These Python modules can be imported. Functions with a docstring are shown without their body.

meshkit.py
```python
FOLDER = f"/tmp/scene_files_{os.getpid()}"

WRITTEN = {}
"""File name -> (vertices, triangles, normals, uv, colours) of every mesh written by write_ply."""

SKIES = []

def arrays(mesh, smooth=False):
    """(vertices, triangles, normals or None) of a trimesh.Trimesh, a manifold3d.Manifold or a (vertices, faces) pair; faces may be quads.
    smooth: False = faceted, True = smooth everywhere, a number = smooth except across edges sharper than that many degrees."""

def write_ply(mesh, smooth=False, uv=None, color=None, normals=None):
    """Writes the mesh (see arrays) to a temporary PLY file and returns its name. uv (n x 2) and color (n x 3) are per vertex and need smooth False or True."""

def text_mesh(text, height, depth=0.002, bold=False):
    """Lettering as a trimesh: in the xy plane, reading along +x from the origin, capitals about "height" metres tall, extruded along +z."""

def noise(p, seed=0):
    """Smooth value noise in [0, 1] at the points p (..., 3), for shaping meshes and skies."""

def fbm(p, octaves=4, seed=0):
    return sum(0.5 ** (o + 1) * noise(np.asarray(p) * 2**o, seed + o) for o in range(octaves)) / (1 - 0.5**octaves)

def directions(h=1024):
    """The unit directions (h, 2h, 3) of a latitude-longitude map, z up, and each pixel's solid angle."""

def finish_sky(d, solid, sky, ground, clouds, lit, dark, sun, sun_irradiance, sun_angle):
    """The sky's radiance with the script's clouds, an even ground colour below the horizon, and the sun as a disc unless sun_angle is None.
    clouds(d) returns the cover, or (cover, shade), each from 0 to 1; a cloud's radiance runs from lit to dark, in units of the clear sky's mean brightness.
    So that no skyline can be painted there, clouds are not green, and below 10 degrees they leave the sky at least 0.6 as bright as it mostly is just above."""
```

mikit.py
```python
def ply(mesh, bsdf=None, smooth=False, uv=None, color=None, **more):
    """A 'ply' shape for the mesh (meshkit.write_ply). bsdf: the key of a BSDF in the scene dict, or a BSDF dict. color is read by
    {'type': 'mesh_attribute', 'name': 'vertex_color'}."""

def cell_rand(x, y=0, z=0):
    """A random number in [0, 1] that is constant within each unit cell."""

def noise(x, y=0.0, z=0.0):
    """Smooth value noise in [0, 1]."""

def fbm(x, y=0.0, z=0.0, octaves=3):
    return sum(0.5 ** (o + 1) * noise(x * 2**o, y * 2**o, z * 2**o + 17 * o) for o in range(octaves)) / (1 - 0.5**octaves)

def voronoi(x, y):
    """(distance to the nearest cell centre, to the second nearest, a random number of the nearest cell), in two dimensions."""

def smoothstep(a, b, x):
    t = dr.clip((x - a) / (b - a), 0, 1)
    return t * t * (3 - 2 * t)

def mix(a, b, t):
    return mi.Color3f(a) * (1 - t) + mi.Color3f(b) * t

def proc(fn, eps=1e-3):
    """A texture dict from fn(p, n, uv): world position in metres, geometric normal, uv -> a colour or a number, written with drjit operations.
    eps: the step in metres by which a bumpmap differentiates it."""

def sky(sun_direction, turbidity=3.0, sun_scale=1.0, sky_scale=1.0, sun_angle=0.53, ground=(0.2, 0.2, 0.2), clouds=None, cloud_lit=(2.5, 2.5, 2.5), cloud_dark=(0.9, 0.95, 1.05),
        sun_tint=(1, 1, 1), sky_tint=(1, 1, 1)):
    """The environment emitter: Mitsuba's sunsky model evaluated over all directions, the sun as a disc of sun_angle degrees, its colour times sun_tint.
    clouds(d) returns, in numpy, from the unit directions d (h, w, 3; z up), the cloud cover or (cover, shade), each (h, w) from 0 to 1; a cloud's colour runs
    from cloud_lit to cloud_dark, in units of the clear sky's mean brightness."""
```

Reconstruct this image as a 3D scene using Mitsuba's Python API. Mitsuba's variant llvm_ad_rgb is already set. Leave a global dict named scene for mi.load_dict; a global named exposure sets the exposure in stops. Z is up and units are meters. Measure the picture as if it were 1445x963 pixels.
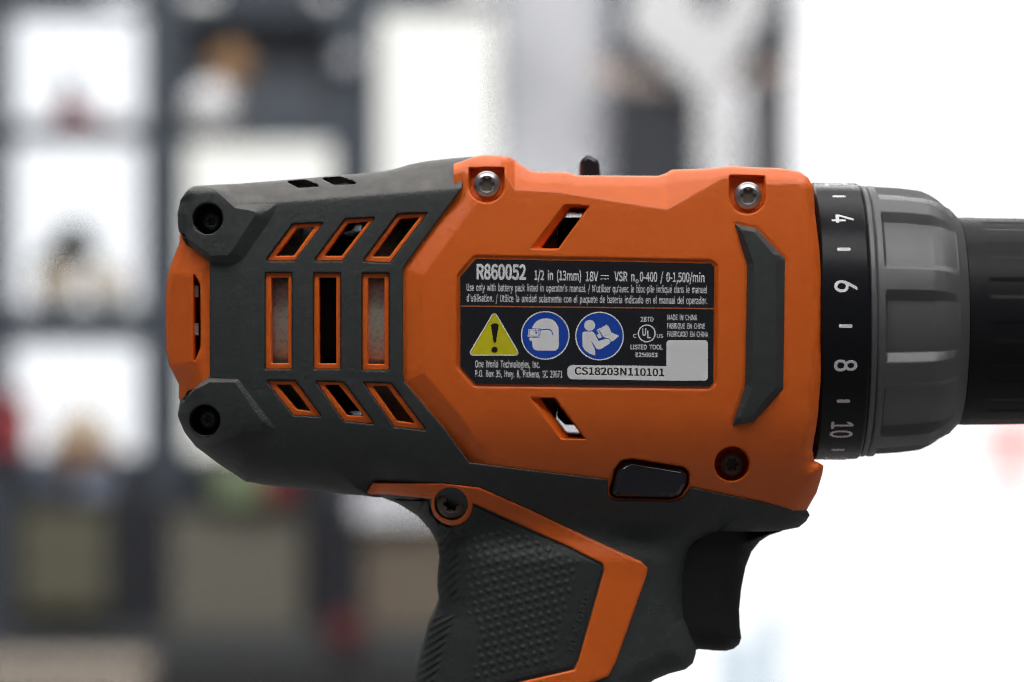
import math, glob
import numpy as np, trimesh, shapely, mitsuba as mi, mikit, meshkit
from shapely.geometry import Polygon, LineString, Point, MultiPolygon
from shapely import affinity
from scipy.spatial import Delaunay, cKDTree
import drjit as dr

T4 = mi.ScalarTransform4f
scene, labels = {}, {}
S = 0.00014                  # metres per drawing unit of the drill
REF = 200.0                  # distance of the flat side face from the drill's mid plane, in units
CAM = 5500.0                 # distance of the camera from the mid plane, in units

# ------------------------------------------------------------------ camera, light, exposure
exposure = 0.0
scene['camera'] = {'type': 'thinlens', 'fov': math.degrees(2 * math.atan(722.5 / (CAM - REF))), 'fov_axis': 'x',
                   'aperture_radius': 0.0054, 'focus_distance': (CAM - REF + 12) * S, 'near_clip': 0.05, 'far_clip': 60.0,
                   'to_world': T4().look_at(origin=[0, -CAM * S, 0], target=[0, 0, 0], up=[0, 0, 1])}
scene['ambience'] = {'type': 'constant', 'radiance': {'type': 'rgb', 'value': [0.10, 0.102, 0.108]}}


# ------------------------------------------------------------------ materials
def rgb(*c):
    return {'type': 'rgb', 'value': list(c)}


def plastic(key, base, rough, spec=0.5, **more):
    b = base if isinstance(base, dict) else rgb(*base)
    scene[key] = {'type': 'twosided', 'bsdf': {'type': 'principled', 'base_color': b, 'roughness': rough, 'specular': spec, **more}}


def rubber_colour(p, n, uv):
    q = p * 1000.0
    base = mikit.mix((0.0285, 0.0325, 0.034), (0.036, 0.040, 0.041), mikit.fbm(q.x * 0.12, q.y * 0.12, q.z * 0.12))
    d1, d2, r = mikit.voronoi(q.x * 1.3, q.z * 1.3)
    patch = mikit.smoothstep(0.58, 0.75, mikit.fbm(q.x * 0.11 + 40, q.z * 0.11, 7.0))
    speck = mikit.smoothstep(0.13, 0.06, d1) * dr.select(r > 0.72, 1.0, 0.0) * patch
    haze = mikit.smoothstep(0.45, 0.9, mikit.fbm(q.x * 0.5, q.y * 0.5, q.z * 0.5)) * 0.10
    dust_top_light = mikit.smoothstep(0.3, 0.75, n.z) * (0.25 + 0.6 * mikit.fbm(q.x * 0.35, q.y * 0.35, q.z * 0.35))  # upward faces lightened in the colour: dust plus brightness of overhead light
    base = mikit.mix(mikit.mix(base, (0.11, 0.105, 0.10), haze), (0.15, 0.138, 0.128), dust_top_light)
    return mikit.mix(base, (0.32, 0.31, 0.29), speck * 0.35)


def orange_colour(p, n, uv):
    q = p * 1000.0
    return mikit.mix((0.71, 0.118, 0.0095), (0.76, 0.140, 0.0135), mikit.fbm(q.x * 0.2, q.y * 0.2, q.z * 0.2))


def can_colour(p, n, uv):
    q = p * 1000.0
    f = mikit.fbm(q.x * 1.1, q.y * 1.1, q.z * 1.1)
    stain = mikit.smoothstep(0.5, 0.62, mikit.fbm(q.x * 1.5 + 9, q.y * 1.5, q.z * 1.5))
    return mikit.mix(mikit.mix((0.50, 0.64, 0.54), (0.56, 0.70, 0.60), f), (0.30, 0.26, 0.22), stain * 0.35)


plastic('m_orange', mikit.proc(orange_colour), 0.42, 0.42, clearcoat=0.2, clearcoat_gloss=0.85)
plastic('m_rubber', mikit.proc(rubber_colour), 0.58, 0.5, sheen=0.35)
plastic('m_grip', (0.027, 0.030, 0.031), 0.55, 0.4)
plastic('m_trigger', (0.011, 0.011, 0.012), 0.5, 0.35)
plastic('m_black', (0.011, 0.0115, 0.014), 0.33, 0.5)
plastic('m_gloss', (0.010, 0.010, 0.014), 0.24, 0.6)
plastic('m_label', (0.0125, 0.0135, 0.018), 0.42, 0.35)
plastic('m_ring', (0.010, 0.0105, 0.0135), 0.30, 0.14)
plastic('m_collar', (0.122, 0.122, 0.126), 0.48, 0.5, metallic=0.35)
plastic('m_chuck', (0.010, 0.010, 0.012), 0.45, 0.15)
plastic('m_screw', (0.44, 0.42, 0.42), 0.33, 0.5, metallic=0.95)
plastic('m_darkscrew', (0.10, 0.075, 0.065), 0.45, 0.4, metallic=0.3)
plastic('m_can', mikit.proc(can_colour), 0.45, 0.5, metallic=0.55)
plastic('m_dark', (0.012, 0.012, 0.012), 0.6, 0.3)
plastic('m_sunk', (0.07, 0.07, 0.07), 0.4, 0.5)
plastic('m_socket_shade', (0.11, 0.085, 0.065), 0.5, 0.4)
plastic('m_copper', (0.55, 0.24, 0.14), 0.5, 0.5)
plastic('m_print', (0.78, 0.78, 0.80), 0.6, 0.2)
plastic('m_sticker', (0.74, 0.74, 0.75), 0.55, 0.3)
plastic('m_blue', (0.012, 0.065, 0.42), 0.5, 0.3)
plastic('m_yellow', (0.62, 0.56, 0.012), 0.5, 0.3)
plastic('m_ink', (0.012, 0.012, 0.012), 0.6, 0.2)
plastic('m_line', (0.42, 0.13, 0.05), 0.6, 0.2)
# background
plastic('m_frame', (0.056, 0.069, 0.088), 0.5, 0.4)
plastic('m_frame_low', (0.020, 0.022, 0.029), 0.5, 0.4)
plastic('m_panel', (0.13, 0.15, 0.18), 0.5, 0.4)
plastic('m_column', (0.80, 0.81, 0.86), 0.6, 0.3)
plastic('m_slate', (0.058, 0.076, 0.105), 0.5, 0.4)
plastic('m_post', (0.05, 0.053, 0.065), 0.5, 0.4)
plastic('m_post_pale', (0.16, 0.16, 0.18), 0.5, 0.4)
plastic('m_white', (0.88, 0.88, 0.90), 0.5, 0.4)
plastic('m_cream', (0.72, 0.62, 0.50), 0.6, 0.3)
plastic('m_lip', (0.75, 0.62, 0.55), 0.6, 0.3)
plastic('m_tan', (0.36, 0.21, 0.11), 0.7, 0.3)
plastic('m_wood', (0.42, 0.20, 0.06), 0.6, 0.3)
plastic('m_red', (0.30, 0.04, 0.05), 0.5, 0.4)
plastic('m_green', (0.20, 0.25, 0.15), 0.6, 0.3)
plastic('m_bluegrey', (0.20, 0.23, 0.30), 0.6, 0.3)
plastic('m_card', (0.14, 0.136, 0.10), 0.8, 0.2)
plastic('m_card_grey', (0.175, 0.168, 0.14), 0.8, 0.2)
plastic('m_card_brown', (0.20, 0.165, 0.13), 0.8, 0.2)
plastic('m_plinth', (0.075, 0.08, 0.085), 0.6, 0.3)
plastic('m_beige', (0.36, 0.31, 0.26), 0.7, 0.3)
plastic('m_bench', (0.22, 0.22, 0.22), 0.6, 0.3)
plastic('m_floor', (0.22, 0.21, 0.20), 0.6, 0.3)
plastic('m_fixture', (0.6, 0.6, 0.6), 0.5, 0.4)


# ------------------------------------------------------------------ mesh tools
def world(v):
    v = np.asarray(v, float)
    return np.stack([(v[:, 0] - 722.5) * S, -v[:, 2] * S, (481.5 - v[:, 1]) * S], 1)


def numbered(name):
    key, k = name, 0
    while key in scene or key in labels:
        k += 1
        key = f'{name}_{k:03d}'
    return key


def put(name, vf, mat, smooth=30, is_world=False, **lab):
    v, f = vf
    m = trimesh.Trimesh(v if is_world else world(v), f, process=False)
    key = numbered(name)
    scene[key] = mikit.ply(m, mat, smooth=smooth)
    if lab:
        labels[key] = lab
    return key


def ss(a, b, x):
    t = np.clip((np.asarray(x, float) - a) / (b - a), 0, 1)
    return t * t * (3 - 2 * t)


def smax0(x, r):
    return 0.5 * (x + np.sqrt(x * x + r * r))


def rnd(d, r):
    e = r - np.clip(d, 0, r)
    return r - np.sqrt(np.maximum(r * r - e * e, 0))


def poly(*pts, r=0.0):
    p = Polygon(pts)
    if r:
        p = p.buffer(-r, join_style='mitre').buffer(2 * r, quad_segs=6).buffer(-r, quad_segs=6)
    return p


def dist(geom, u, v, m=60.0):
    """distance to a line, exact within m of it"""
    out = np.full(len(u), m)
    x0, y0, x1, y1 = geom.bounds
    near = (u > x0 - m) & (u < x1 + m) & (v > y0 - m) & (v < y1 + m)
    out[near] = np.minimum(m, shapely.distance(geom, shapely.points(u[near], v[near])))
    return out


def sd(p, u, v, m=12.0):
    """signed distance to a polygon's edge, positive inside"""
    d = dist(p.exterior, u, v, m if m > 12 else m)
    x0, y0, x1, y1 = p.bounds
    box = (u > x0) & (u < x1) & (v > y0) & (v < y1)
    ins = np.zeros(len(u), bool)
    ins[box] = shapely.contains_xy(p, u[box], v[box])
    return np.where(ins, d, -d)


def coords(g):
    return shapely.get_coordinates(g)


def sheet(p, hf, g=1.7, feats=(), cut=None, mirror=True, rings=(0.7, 1.6, 3, 5, 8, 12, 17, 23), far=None, step=1.5):
    """A relief over the outline p: heights hf(u, v, distance to the outline) on a fine mesh that follows the lines of feats; mirrored to the far side and closed round the outline."""
    B = coords(shapely.segmentize(p.exterior, step))[:-1]
    lines = []
    for d in rings:
        q = p.buffer(-d)
        if not q.is_empty:
            lines.append(coords(shapely.segmentize(q.boundary, step)))
    for f in feats:
        line = f.exterior if hasattr(f, 'exterior') else f
        lines.append(coords(shapely.segmentize(line.buffer(0.45, quad_segs=3).boundary, step)))
    L = np.vstack(lines) if lines else np.zeros((0, 2))
    L = L[shapely.contains_xy(p, L[:, 0], L[:, 1])]
    L = L[dist(p.exterior, L[:, 0], L[:, 1]) > 0.55] if len(L) else L
    L = np.unique(np.round(L / 0.4).astype(int), axis=0) * 0.4 + 0.013 if False else L
    x0, y0, x1, y1 = p.bounds
    nx, ny = int((x1 - x0) / g) + 2, int((y1 - y0) / (g * 0.866)) + 2
    gx, gy = np.meshgrid(np.arange(nx), np.arange(ny))
    G = np.stack([(x0 + (gx + 0.5 * (gy % 2)) * g).ravel(), (y0 + gy * g * 0.866).ravel()], 1)
    G = G[shapely.contains_xy(p, G[:, 0], G[:, 1])]
    base = np.vstack([B, L])
    G = G[cKDTree(base).query(G)[0] > 0.72 * g]
    P = np.vstack([B, L, G])
    nB = len(B)
    tri = Delaunay(P).simplices
    c = P[tri].mean(1)
    keep = shapely.contains_xy(p, c[:, 0], c[:, 1])
    a, b, d3 = P[tri[:, 0]], P[tri[:, 1]], P[tri[:, 2]]
    area = (b[:, 0] - a[:, 0]) * (d3[:, 1] - a[:, 1]) - (b[:, 1] - a[:, 1]) * (d3[:, 0] - a[:, 0])
    keep &= np.abs(area) > 1e-7
    if cut is not None:
        keep &= ~cut(c[:, 0], c[:, 1])
    tri, area = tri[keep], area[keep]
    tri = np.where((area > 0)[:, None], tri[:, ::-1], tri)          # (u, v down): this makes normals point to the camera side
    D = np.zeros(len(P))
    D[nB:] = shapely.distance(p.exterior, shapely.points(P[nB:]))
    W = hf(P[:, 0], P[:, 1], D)
    V = np.column_stack([P, W])
    if not mirror:
        return V, tri
    n = len(V)
    Vm = V * [1, 1, -1] if far is None else np.column_stack([P, np.full(n, far)])
    E = np.vstack([tri[:, [0, 1]], tri[:, [1, 2]], tri[:, [2, 0]]])
    E = E[(E < nB).all(1)]
    gap = np.abs(E[:, 0] - E[:, 1])
    E = E[(gap == 1) | (gap == nB - 1)]
    wall = np.vstack([np.column_stack([E[:, 1], E[:, 0], E[:, 0] + n]), np.column_stack([E[:, 1], E[:, 0] + n, E[:, 1] + n])])
    return np.vstack([V, Vm]), np.vstack([tri, tri[:, ::-1] + n, wall])


def join(*parts):
    vs, fs, k = [], [], 0
    for v, f in parts:
        vs.append(v)
        fs.append(np.asarray(f) + k)
        k += len(v)
    return np.vstack(vs), np.vstack(fs)


AX = 452.5


def lathe(prof, seg=240, radius=None):
    """prof: (u, r) pairs; turned about the drill's spindle axis. radius(u, th, r) may change r."""
    prof = np.asarray(prof, float)
    th = np.linspace(0, 2 * np.pi, seg, endpoint=False)
    U = np.repeat(prof[:, 0][:, None], seg, 1)
    R = np.repeat(prof[:, 1][:, None], seg, 1)
    TH = np.repeat(th[None], len(prof), 0)
    if radius is not None:
        R = radius(U, TH, R)
    V = np.stack([U, AX + R * np.sin(TH), R * np.cos(TH)], -1).reshape(-1, 3)
    i, j = np.meshgrid(np.arange(len(prof) - 1), np.arange(seg), indexing='ij')
    q = np.stack([i * seg + j, i * seg + (j + 1) % seg, (i + 1) * seg + (j + 1) % seg, (i + 1) * seg + j], -1).reshape(-1, 4)
    return V, np.vstack([q[:, [0, 1, 2]], q[:, [0, 2, 3]]])


def rounded(prof, r=2.0, n=4):
    """a profile with its corners rounded"""
    p = np.asarray(prof, float)
    out = [p[0]]
    for a, b, c in zip(p[:-2], p[1:-1], p[2:]):
        la, lc = np.linalg.norm(a - b), np.linalg.norm(c - b)
        k = min(r, 0.45 * la, 0.45 * lc)
        s, e = b + (a - b) / la * k, b + (c - b) / lc * k
        for t in np.linspace(0, 1, n):
            out.append((1 - t) ** 2 * s + 2 * t * (1 - t) * b + t * t * e)
    out.append(p[-1])
    return np.array(out)


# ------------------------------------------------------------------ lettering
_FONT = {}


def font(weight):
    from PIL import ImageFont
    if weight not in _FONT and weight == 0:
        _FONT[0] = ImageFont.truetype(glob.glob('/opt/blender-*/*/datafiles/fonts/Noto Sans CJK Regular.woff2')[0], 180)
    if weight not in _FONT:
        f = ImageFont.truetype(glob.glob('/opt/blender-*/*/datafiles/fonts/Inter.woff2')[0], 160)
        try:
            f.set_variation_by_axes([weight] if len(f.get_variation_axes()) == 1 else [14, weight])
        except Exception:
            pass
        _FONT[weight] = f
    return _FONT[weight]


def text_shape(text, stroke=0, weight=400):
    """outline of the lettering, cap height 1, from the baseline at the origin"""
    from PIL import Image, ImageDraw
    f = font(weight)
    text = text.replace(' ', '  ') if weight == 0 else text
    x0, y0, x1, y1 = f.getbbox(text, anchor='ls', stroke_width=stroke)
    im = Image.new('L', (x1 - x0 + 8, y1 - y0 + 8))
    ImageDraw.Draw(im).text((4 - x0, 4 - y0), text, 255, f, anchor='ls', stroke_width=stroke)
    on = np.pad(np.asarray(im) > 127, ((0, 0), (1, 1))).astype(np.int8)
    rows, starts = np.nonzero(np.diff(on, axis=1) == 1)
    ends = np.nonzero(np.diff(on, axis=1) == -1)[1]
    shp = shapely.union_all(shapely.box(starts, -rows - 1, ends, -rows)).buffer(1.0).buffer(-1.0).simplify(1.1)
    cap = f.getbbox('H', anchor='ls')
    k = 1.0 / (-cap[1])
    shp = affinity.affine_transform(shp, [k, 0, 0, k, 0, (4 - y0) * k])
    bx = shp.bounds
    return affinity.translate(shp, -bx[0], 0)


def plate(shape, w0, th):
    """a flat shape (u, v) as a thin plate from w0 to w0 + th"""
    out = []
    for gme in getattr(shape, 'geoms', [shape]):
        if gme.is_empty or gme.area < 1e-4:
            continue
        m = trimesh.creation.extrude_polygon(gme, th, engine='earcut')
        v = np.array(m.vertices)
        v[:, 2] += w0
        out.append((v, np.array(m.faces)[:, ::-1]))
    return join(*out)


def flat_text(text, u0, v0, u1, v1, cap, stroke=0, weight=500):
    s = text_shape(text, stroke, weight)
    k = (u1 - u0) / s.bounds[2]
    return affinity.affine_transform(s, [k, 0, (v1 - v0) / (u1 - u0) * k, -cap, u0, v0])


# ================================================================== THE DRILL
DR = 'cordless_drill'
labels[DR] = {'label': 'orange and charcoal cordless drill seen from its side, with rating label and numbered clutch ring', 'category': 'drill'}


def sil(pts, w=120.0):
    k = (CAM - w) / (CAM - REF)
    return [(722.5 + (a - 722.5) * k, 481.5 + (b - 481.5) * k) for a, b in pts]


# ---- outlines
vent_outer = [
    [(413, 316), (456, 314), (415, 368), (374.5, 368)], [(486.6, 309), (529, 307), (482.5, 368), (443, 368)], [(561, 302), (603, 300), (550, 370.5), (511.5, 369)],
    [(374, 385), (411.4, 385), (411.4, 521), (374, 521)], [(442.5, 385.6), (480, 385.6), (480, 521), (442.5, 521)], [(511, 386), (548.5, 386), (548.5, 522.6), (511, 522.6)],
    [(375.6, 537.6), (416, 538), (453.5, 588.7), (413, 586.5)], [(444.7, 538), (484.6, 539.8), (528, 599), (484.6, 595)], [(512, 539.8), (551.6, 541.3), (601.4, 608), (556, 603)]]
vent_inner = [
    [(419, 321), (443, 320), (414, 360.5), (388, 361)], [(490, 314.5), (519, 312), (481.5, 361), (456.5, 361)], [(564.5, 308), (591.5, 306), (549, 362), (525, 362)],
    [(382.4, 391.8), (406.0, 391.8), (406.0, 512.7), (382.4, 512.7)], [(450, 391.8), (473.7, 391.8), (473.7, 513), (450, 513)], [(519, 392.4), (542, 392.4), (542, 514), (519, 514)],
    [(388.7, 543), (409, 543), (438, 581), (417.6, 578)], [(457, 543.5), (477, 543.5), (512.6, 588), (489, 586.5)], [(525, 545), (545, 545), (585, 598), (559.4, 594.5)]]
VO = [poly(*q, r=1.5) for q in vent_outer]
VI = [poly(*q, r=1.0) for q in vent_inner]

top_dark = sil([(256, 287), (269, 267.5), (276, 264), (300, 262.5), (400, 254.5), (480, 247.5), (540, 242), (560, 237.5), (576, 232), (600, 227), (630, 223.5), (668, 220.5)])
left_dark = sil([(254, 326), (252.5, 303), (256, 287)])
low_left = sil([(256, 566), (252.5, 584), (261, 610), (276, 630), (310, 656), (345, 680), (372, 685), (500, 700.5), (513, 701)], 110)
handle_rear = sil([(539, 702), (562, 711), (589, 728), (608, 750), (617, 767), (620, 786), (617.5, 810), (617, 827), (619, 844), (616, 855), (605, 878), (583, 958), (566, 1030), (552, 1120), (546, 1240), (545, 1345)], 40)
handle_front = sil([(840, 1345), (845, 1200), (858, 1090), (878, 1010), (900, 978), (924, 961), (945, 952.5), (968, 947), (979, 938), (983, 925), (984, 912), (976, 884), (969, 872), (966, 845), (966, 813), (969, 792), (975, 776), (984, 766), (997, 757.5), (1014, 751.5)], 90)
nose = sil([(1014, 751.5), (1060, 752), (1104, 750.5), (1129, 745.5), (1139, 737), (1144, 728), (1141, 722)], 110)

seam = [(1141, 722), (1111, 717.5), (1040, 703), (973, 688.5), (976, 690.5), (966, 704.5), (951, 709.6), (868, 707.8), (860.3, 701), (859.2, 678), (760, 666), (662, 653.5), (628, 606), (571, 539), (569, 523), (569, 379), (652, 265.5), (654, 240), (668, 238)]
OM = Polygon(top_dark + seam[::-1] + nose[::-1] + handle_front[::-1] + handle_rear[::-1] + low_left[::-1] + [(267, 553), (283, 538), (294, 531), (294, 370), (266, 347)] + left_dark)
assert OM.is_valid, shapely.is_valid_reason(OM)

L_top, L_left = LineString(top_dark), LineString(left_dark)
L_low = LineString(low_left + handle_rear[:1])
L_rear, L_front, L_nose = LineString(handle_rear), LineString(handle_front), LineString(nose)
L_int = LineString(seam)
L_cap = LineString([(256, 566), (267, 553), (283, 538), (294, 531), (294, 370), (266, 347), (254, 326)])

BOSS1_O = poly((250, 270), (272, 255), (310, 255), (338, 288), (392, 286), (386, 303), (343, 366), (332, 372), (293, 370), (262, 346), (240, 320), r=3)
BOSS1_I = poly((246, 276), (277, 262), (300, 266), (331, 294), (350, 297), (362, 300), (330, 350), (322, 360), (298, 361), (268, 340), (246, 316), r=3)
BOSS2_O = poly((293, 534), (336, 535.5), (391, 609), (345, 610), (325, 618), (276, 634), (240, 600), (246, 566), (266, 548), r=3)
BOSS2_I = poly((296, 540), (332, 540), (372, 599), (336, 600), (315, 606), (277, 620), (246, 592), (252, 572), (272, 552), r=3)
HOLE1, HOLE2 = Point(292, 308.5).buffer(21.5, quad_segs=16), Point(287.6, 593.8).buffer(22, quad_segs=16)
TV = [poly(*sil([(403, 255.6), (429, 253.8), (453, 263.5), (420, 265.5)], 150), r=1.2), poly(*sil([(452, 251.2), (478, 249), (506, 259.6), (472, 261.8)], 150), r=1.2)]


def loft(O, I, u, v):
    """0 outside O, 1 inside I, straight between"""
    so, si = sd(O, u, v, 40), sd(I, u, v, 40)
    return np.where(so <= 0, 0, np.where(si >= 0, 1, np.clip(so, 0, None) / np.maximum(np.clip(so, 0, None) + np.clip(-si, 0, None), 1e-6)))


def grain(u, v, a, seed=3, f=0.42):
    return a * (meshkit.noise(np.column_stack([u * f, v * f, 0 * u + seed])) - 0.5)


VC_U, VC_V = [230, 250, 300, 336, 393, 567, 652, 690], [258, 262, 266, 288, 284.5, 271, 264.5, 262]


def om_base(u, v):
    """the overmould's smooth side, without steps"""
    w = 205.5 - 9.0 * ss(665, 610, u) - 0.00045 * (v - 450) ** 2
    w = w - 1.25 * smax0(np.interp(u, VC_U, VC_V) - v, 3.0)
    w = w - 0.0018 * np.clip(v - 570, 0, None) ** 2 - 0.0006 * ss(600, 480, u) * np.clip(v - 555, 0, None) ** 2 - 0.25 * np.clip(340 - u, 0, None)
    m = ss(700, 800, v) * ss(490, 600, u)
    th = 128 - 0.00035 * (u - 790 + 0.35 * (v - 800)) ** 2 * ss(700, 800, v)
    nose_w = 132
    th = th + (nose_w - th) * ss(880, 1010, u) * (1 - ss(745, 790, v))
    return w * (1 - m) + th * m


def om_rounds(u, v):
    d = rnd(dist(L_top, u, v), 16)
    d = np.maximum(d, rnd(dist(L_left, u, v), 32))
    d = np.maximum(d, rnd(dist(L_low, u, v), 42))
    d = np.maximum(d, rnd(dist(L_rear, u, v, 90), 80))
    d = np.maximum(d, rnd(dist(L_front, u, v), 40))
    return np.maximum(d, rnd(dist(L_nose, u, v), 30))


def om_h(u, v, d):
    w = om_base(u, v)
    w += 13 * loft(BOSS1_O, BOSS1_I, u, v) + 13 * loft(BOSS2_O, BOSS2_I, u, v)
    w -= om_rounds(u, v)
    di = dist(L_int, u, v)
    w -= rnd(di, 3.0) + 16 * (1 - ss(0.0, 0.75, di))
    dc = dist(L_cap, u, v)
    w -= rnd(dc, 4.0) + 16 * (1 - ss(0.0, 0.75, dc))
    for h, dep in ((HOLE1, 62), (HOLE2, 62)):
        s = sd(h, u, v)
        w -= rnd(-s, 2.0) * (s < 0) + (2 + dep) * ss(-0.45, 0.45, s) * (s > -0.5)
    for p in VO:
        s = sd(p, u, v)
        w -= np.where(s < 0, rnd(-s, 1.5), 1.5) + 30 * ss(-0.45, 0.45, s)
    for p in TV:
        s = sd(p, u, v)
        w -= np.where(s < 0, rnd(-s, 1.5), 1.5) + 34 * ss(-0.45, 1.2, s) * (s > -0.5)
    return w + grain(u, v, 0.55)


def om_cut(u, v):
    c = np.zeros(len(u), bool)
    for p in VO:
        c |= sd(p, u, v) > 0.6
    for p in TV:
        c |= sd(p, u, v) > 1.2
    return c


V_om = sheet(OM, om_h, 1.75, feats=[*VO, *TV, HOLE1, HOLE2, BOSS1_O, BOSS1_I, BOSS2_O, BOSS2_I], cut=om_cut)
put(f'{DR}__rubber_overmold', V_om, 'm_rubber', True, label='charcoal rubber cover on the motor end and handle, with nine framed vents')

# ---- vent frames
for o, i in zip(VO, VI):
    ring = Polygon(o.buffer(0.3).exterior.coords, [i.exterior.coords])

    def fr_h(u, v, o=o, i=i):
        so, si = sd(o, u, v), sd(i, u, v)
        return om_base(u, v) - 5.0 - rnd(so + 0.3, 1.5) - rnd(-si, 2.2)
    # top sheet and both walls
    oc = coords(shapely.segmentize(ring.exterior, 2.0))[:-1]
    ic = coords(shapely.segmentize(ring.interiors[0], 2.0))[:-1]
    mids = [coords(shapely.segmentize(i.buffer(k).exterior, 2.0))[:-1] for k in (0.5, 1.2, 2.2)] + [coords(shapely.segmentize(o.buffer(-k).exterior, 2.0))[:-1] for k in (0.3, 0.9)]
    mids = [m[sd(i, m[:, 0], m[:, 1]) < -0.2] for m in mids]
    P = np.vstack([oc, ic, *mids])
    t = Delaunay(P).simplices
    cc = P[t].mean(1)
    t = t[shapely.contains_xy(ring, cc[:, 0], cc[:, 1])]
    a, b, c3 = P[t[:, 0]], P[t[:, 1]], P[t[:, 2]]
    ar = (b[:, 0] - a[:, 0]) * (c3[:, 1] - a[:, 1]) - (b[:, 1] - a[:, 1]) * (c3[:, 0] - a[:, 0])
    t = np.where((ar > 0)[:, None], t[:, ::-1], t)
    W = fr_h(P[:, 0], P[:, 1])
    top = (np.column_stack([P, W]), t)
    wi = fr_h(ic[:, 0], ic[:, 1])
    n = len(ic)
    V = np.vstack([np.column_stack([ic, wi]), np.column_stack([ic, wi - 26])])
    k = np.arange(n)
    kk = (k + 1) % n
    wl = (V, np.vstack([np.column_stack([k, kk, kk + n]), np.column_stack([k, kk + n, k + n])]))
    fm = join(top, wl)
    put(f'{DR}__vent_frame', fm, 'm_orange', 35)

# ---- orange motor housing
top_or = sil([(640, 232), (668, 221.5), (682, 219), (716, 220), (724, 223.5), (747, 240), (760, 242.5), (800, 243), (816, 247.5), (930, 247.5), (942, 243), (949, 238.5), (1000, 238), (1032, 235), (1100, 237.5), (1126, 242.5), (1139, 252), (1146, 266)], 140)
right_or = [(1152, 300), (1158, 350), (1161, 400), (1162.5, 455), (1161, 520), (1156, 590), (1149.5, 636)]
foot_or = sil([(1147.5, 650), (1153, 652), (1161, 657), (1160, 668), (1153, 696), (1143, 716), (1140, 723)], 130)
hidden = [(1110, 735), (1038, 720), (973, 712), (850, 712), (840, 692), (655, 670), (612, 612), (556, 545), (556, 372), (640, 262)]
HS = Polygon(top_or + right_or + foot_or + hidden)
assert HS.is_valid, shapely.is_valid_reason(HS)
Lh_top, Lh_right, Lh_foot = LineString(top_or), LineString(top_or[-2:] + right_or + foot_or[:1]), LineString(foot_or)
VCH_U = [600, 655, 706, 727, 792, 838, 942, 1022, 1035, 1080, 1136, 1160]
VCH_V = [240, 238, 236, 267, 271, 279, 295, 249, 249, 258, 258, 262]
L_seam = LineString(seam)

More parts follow.
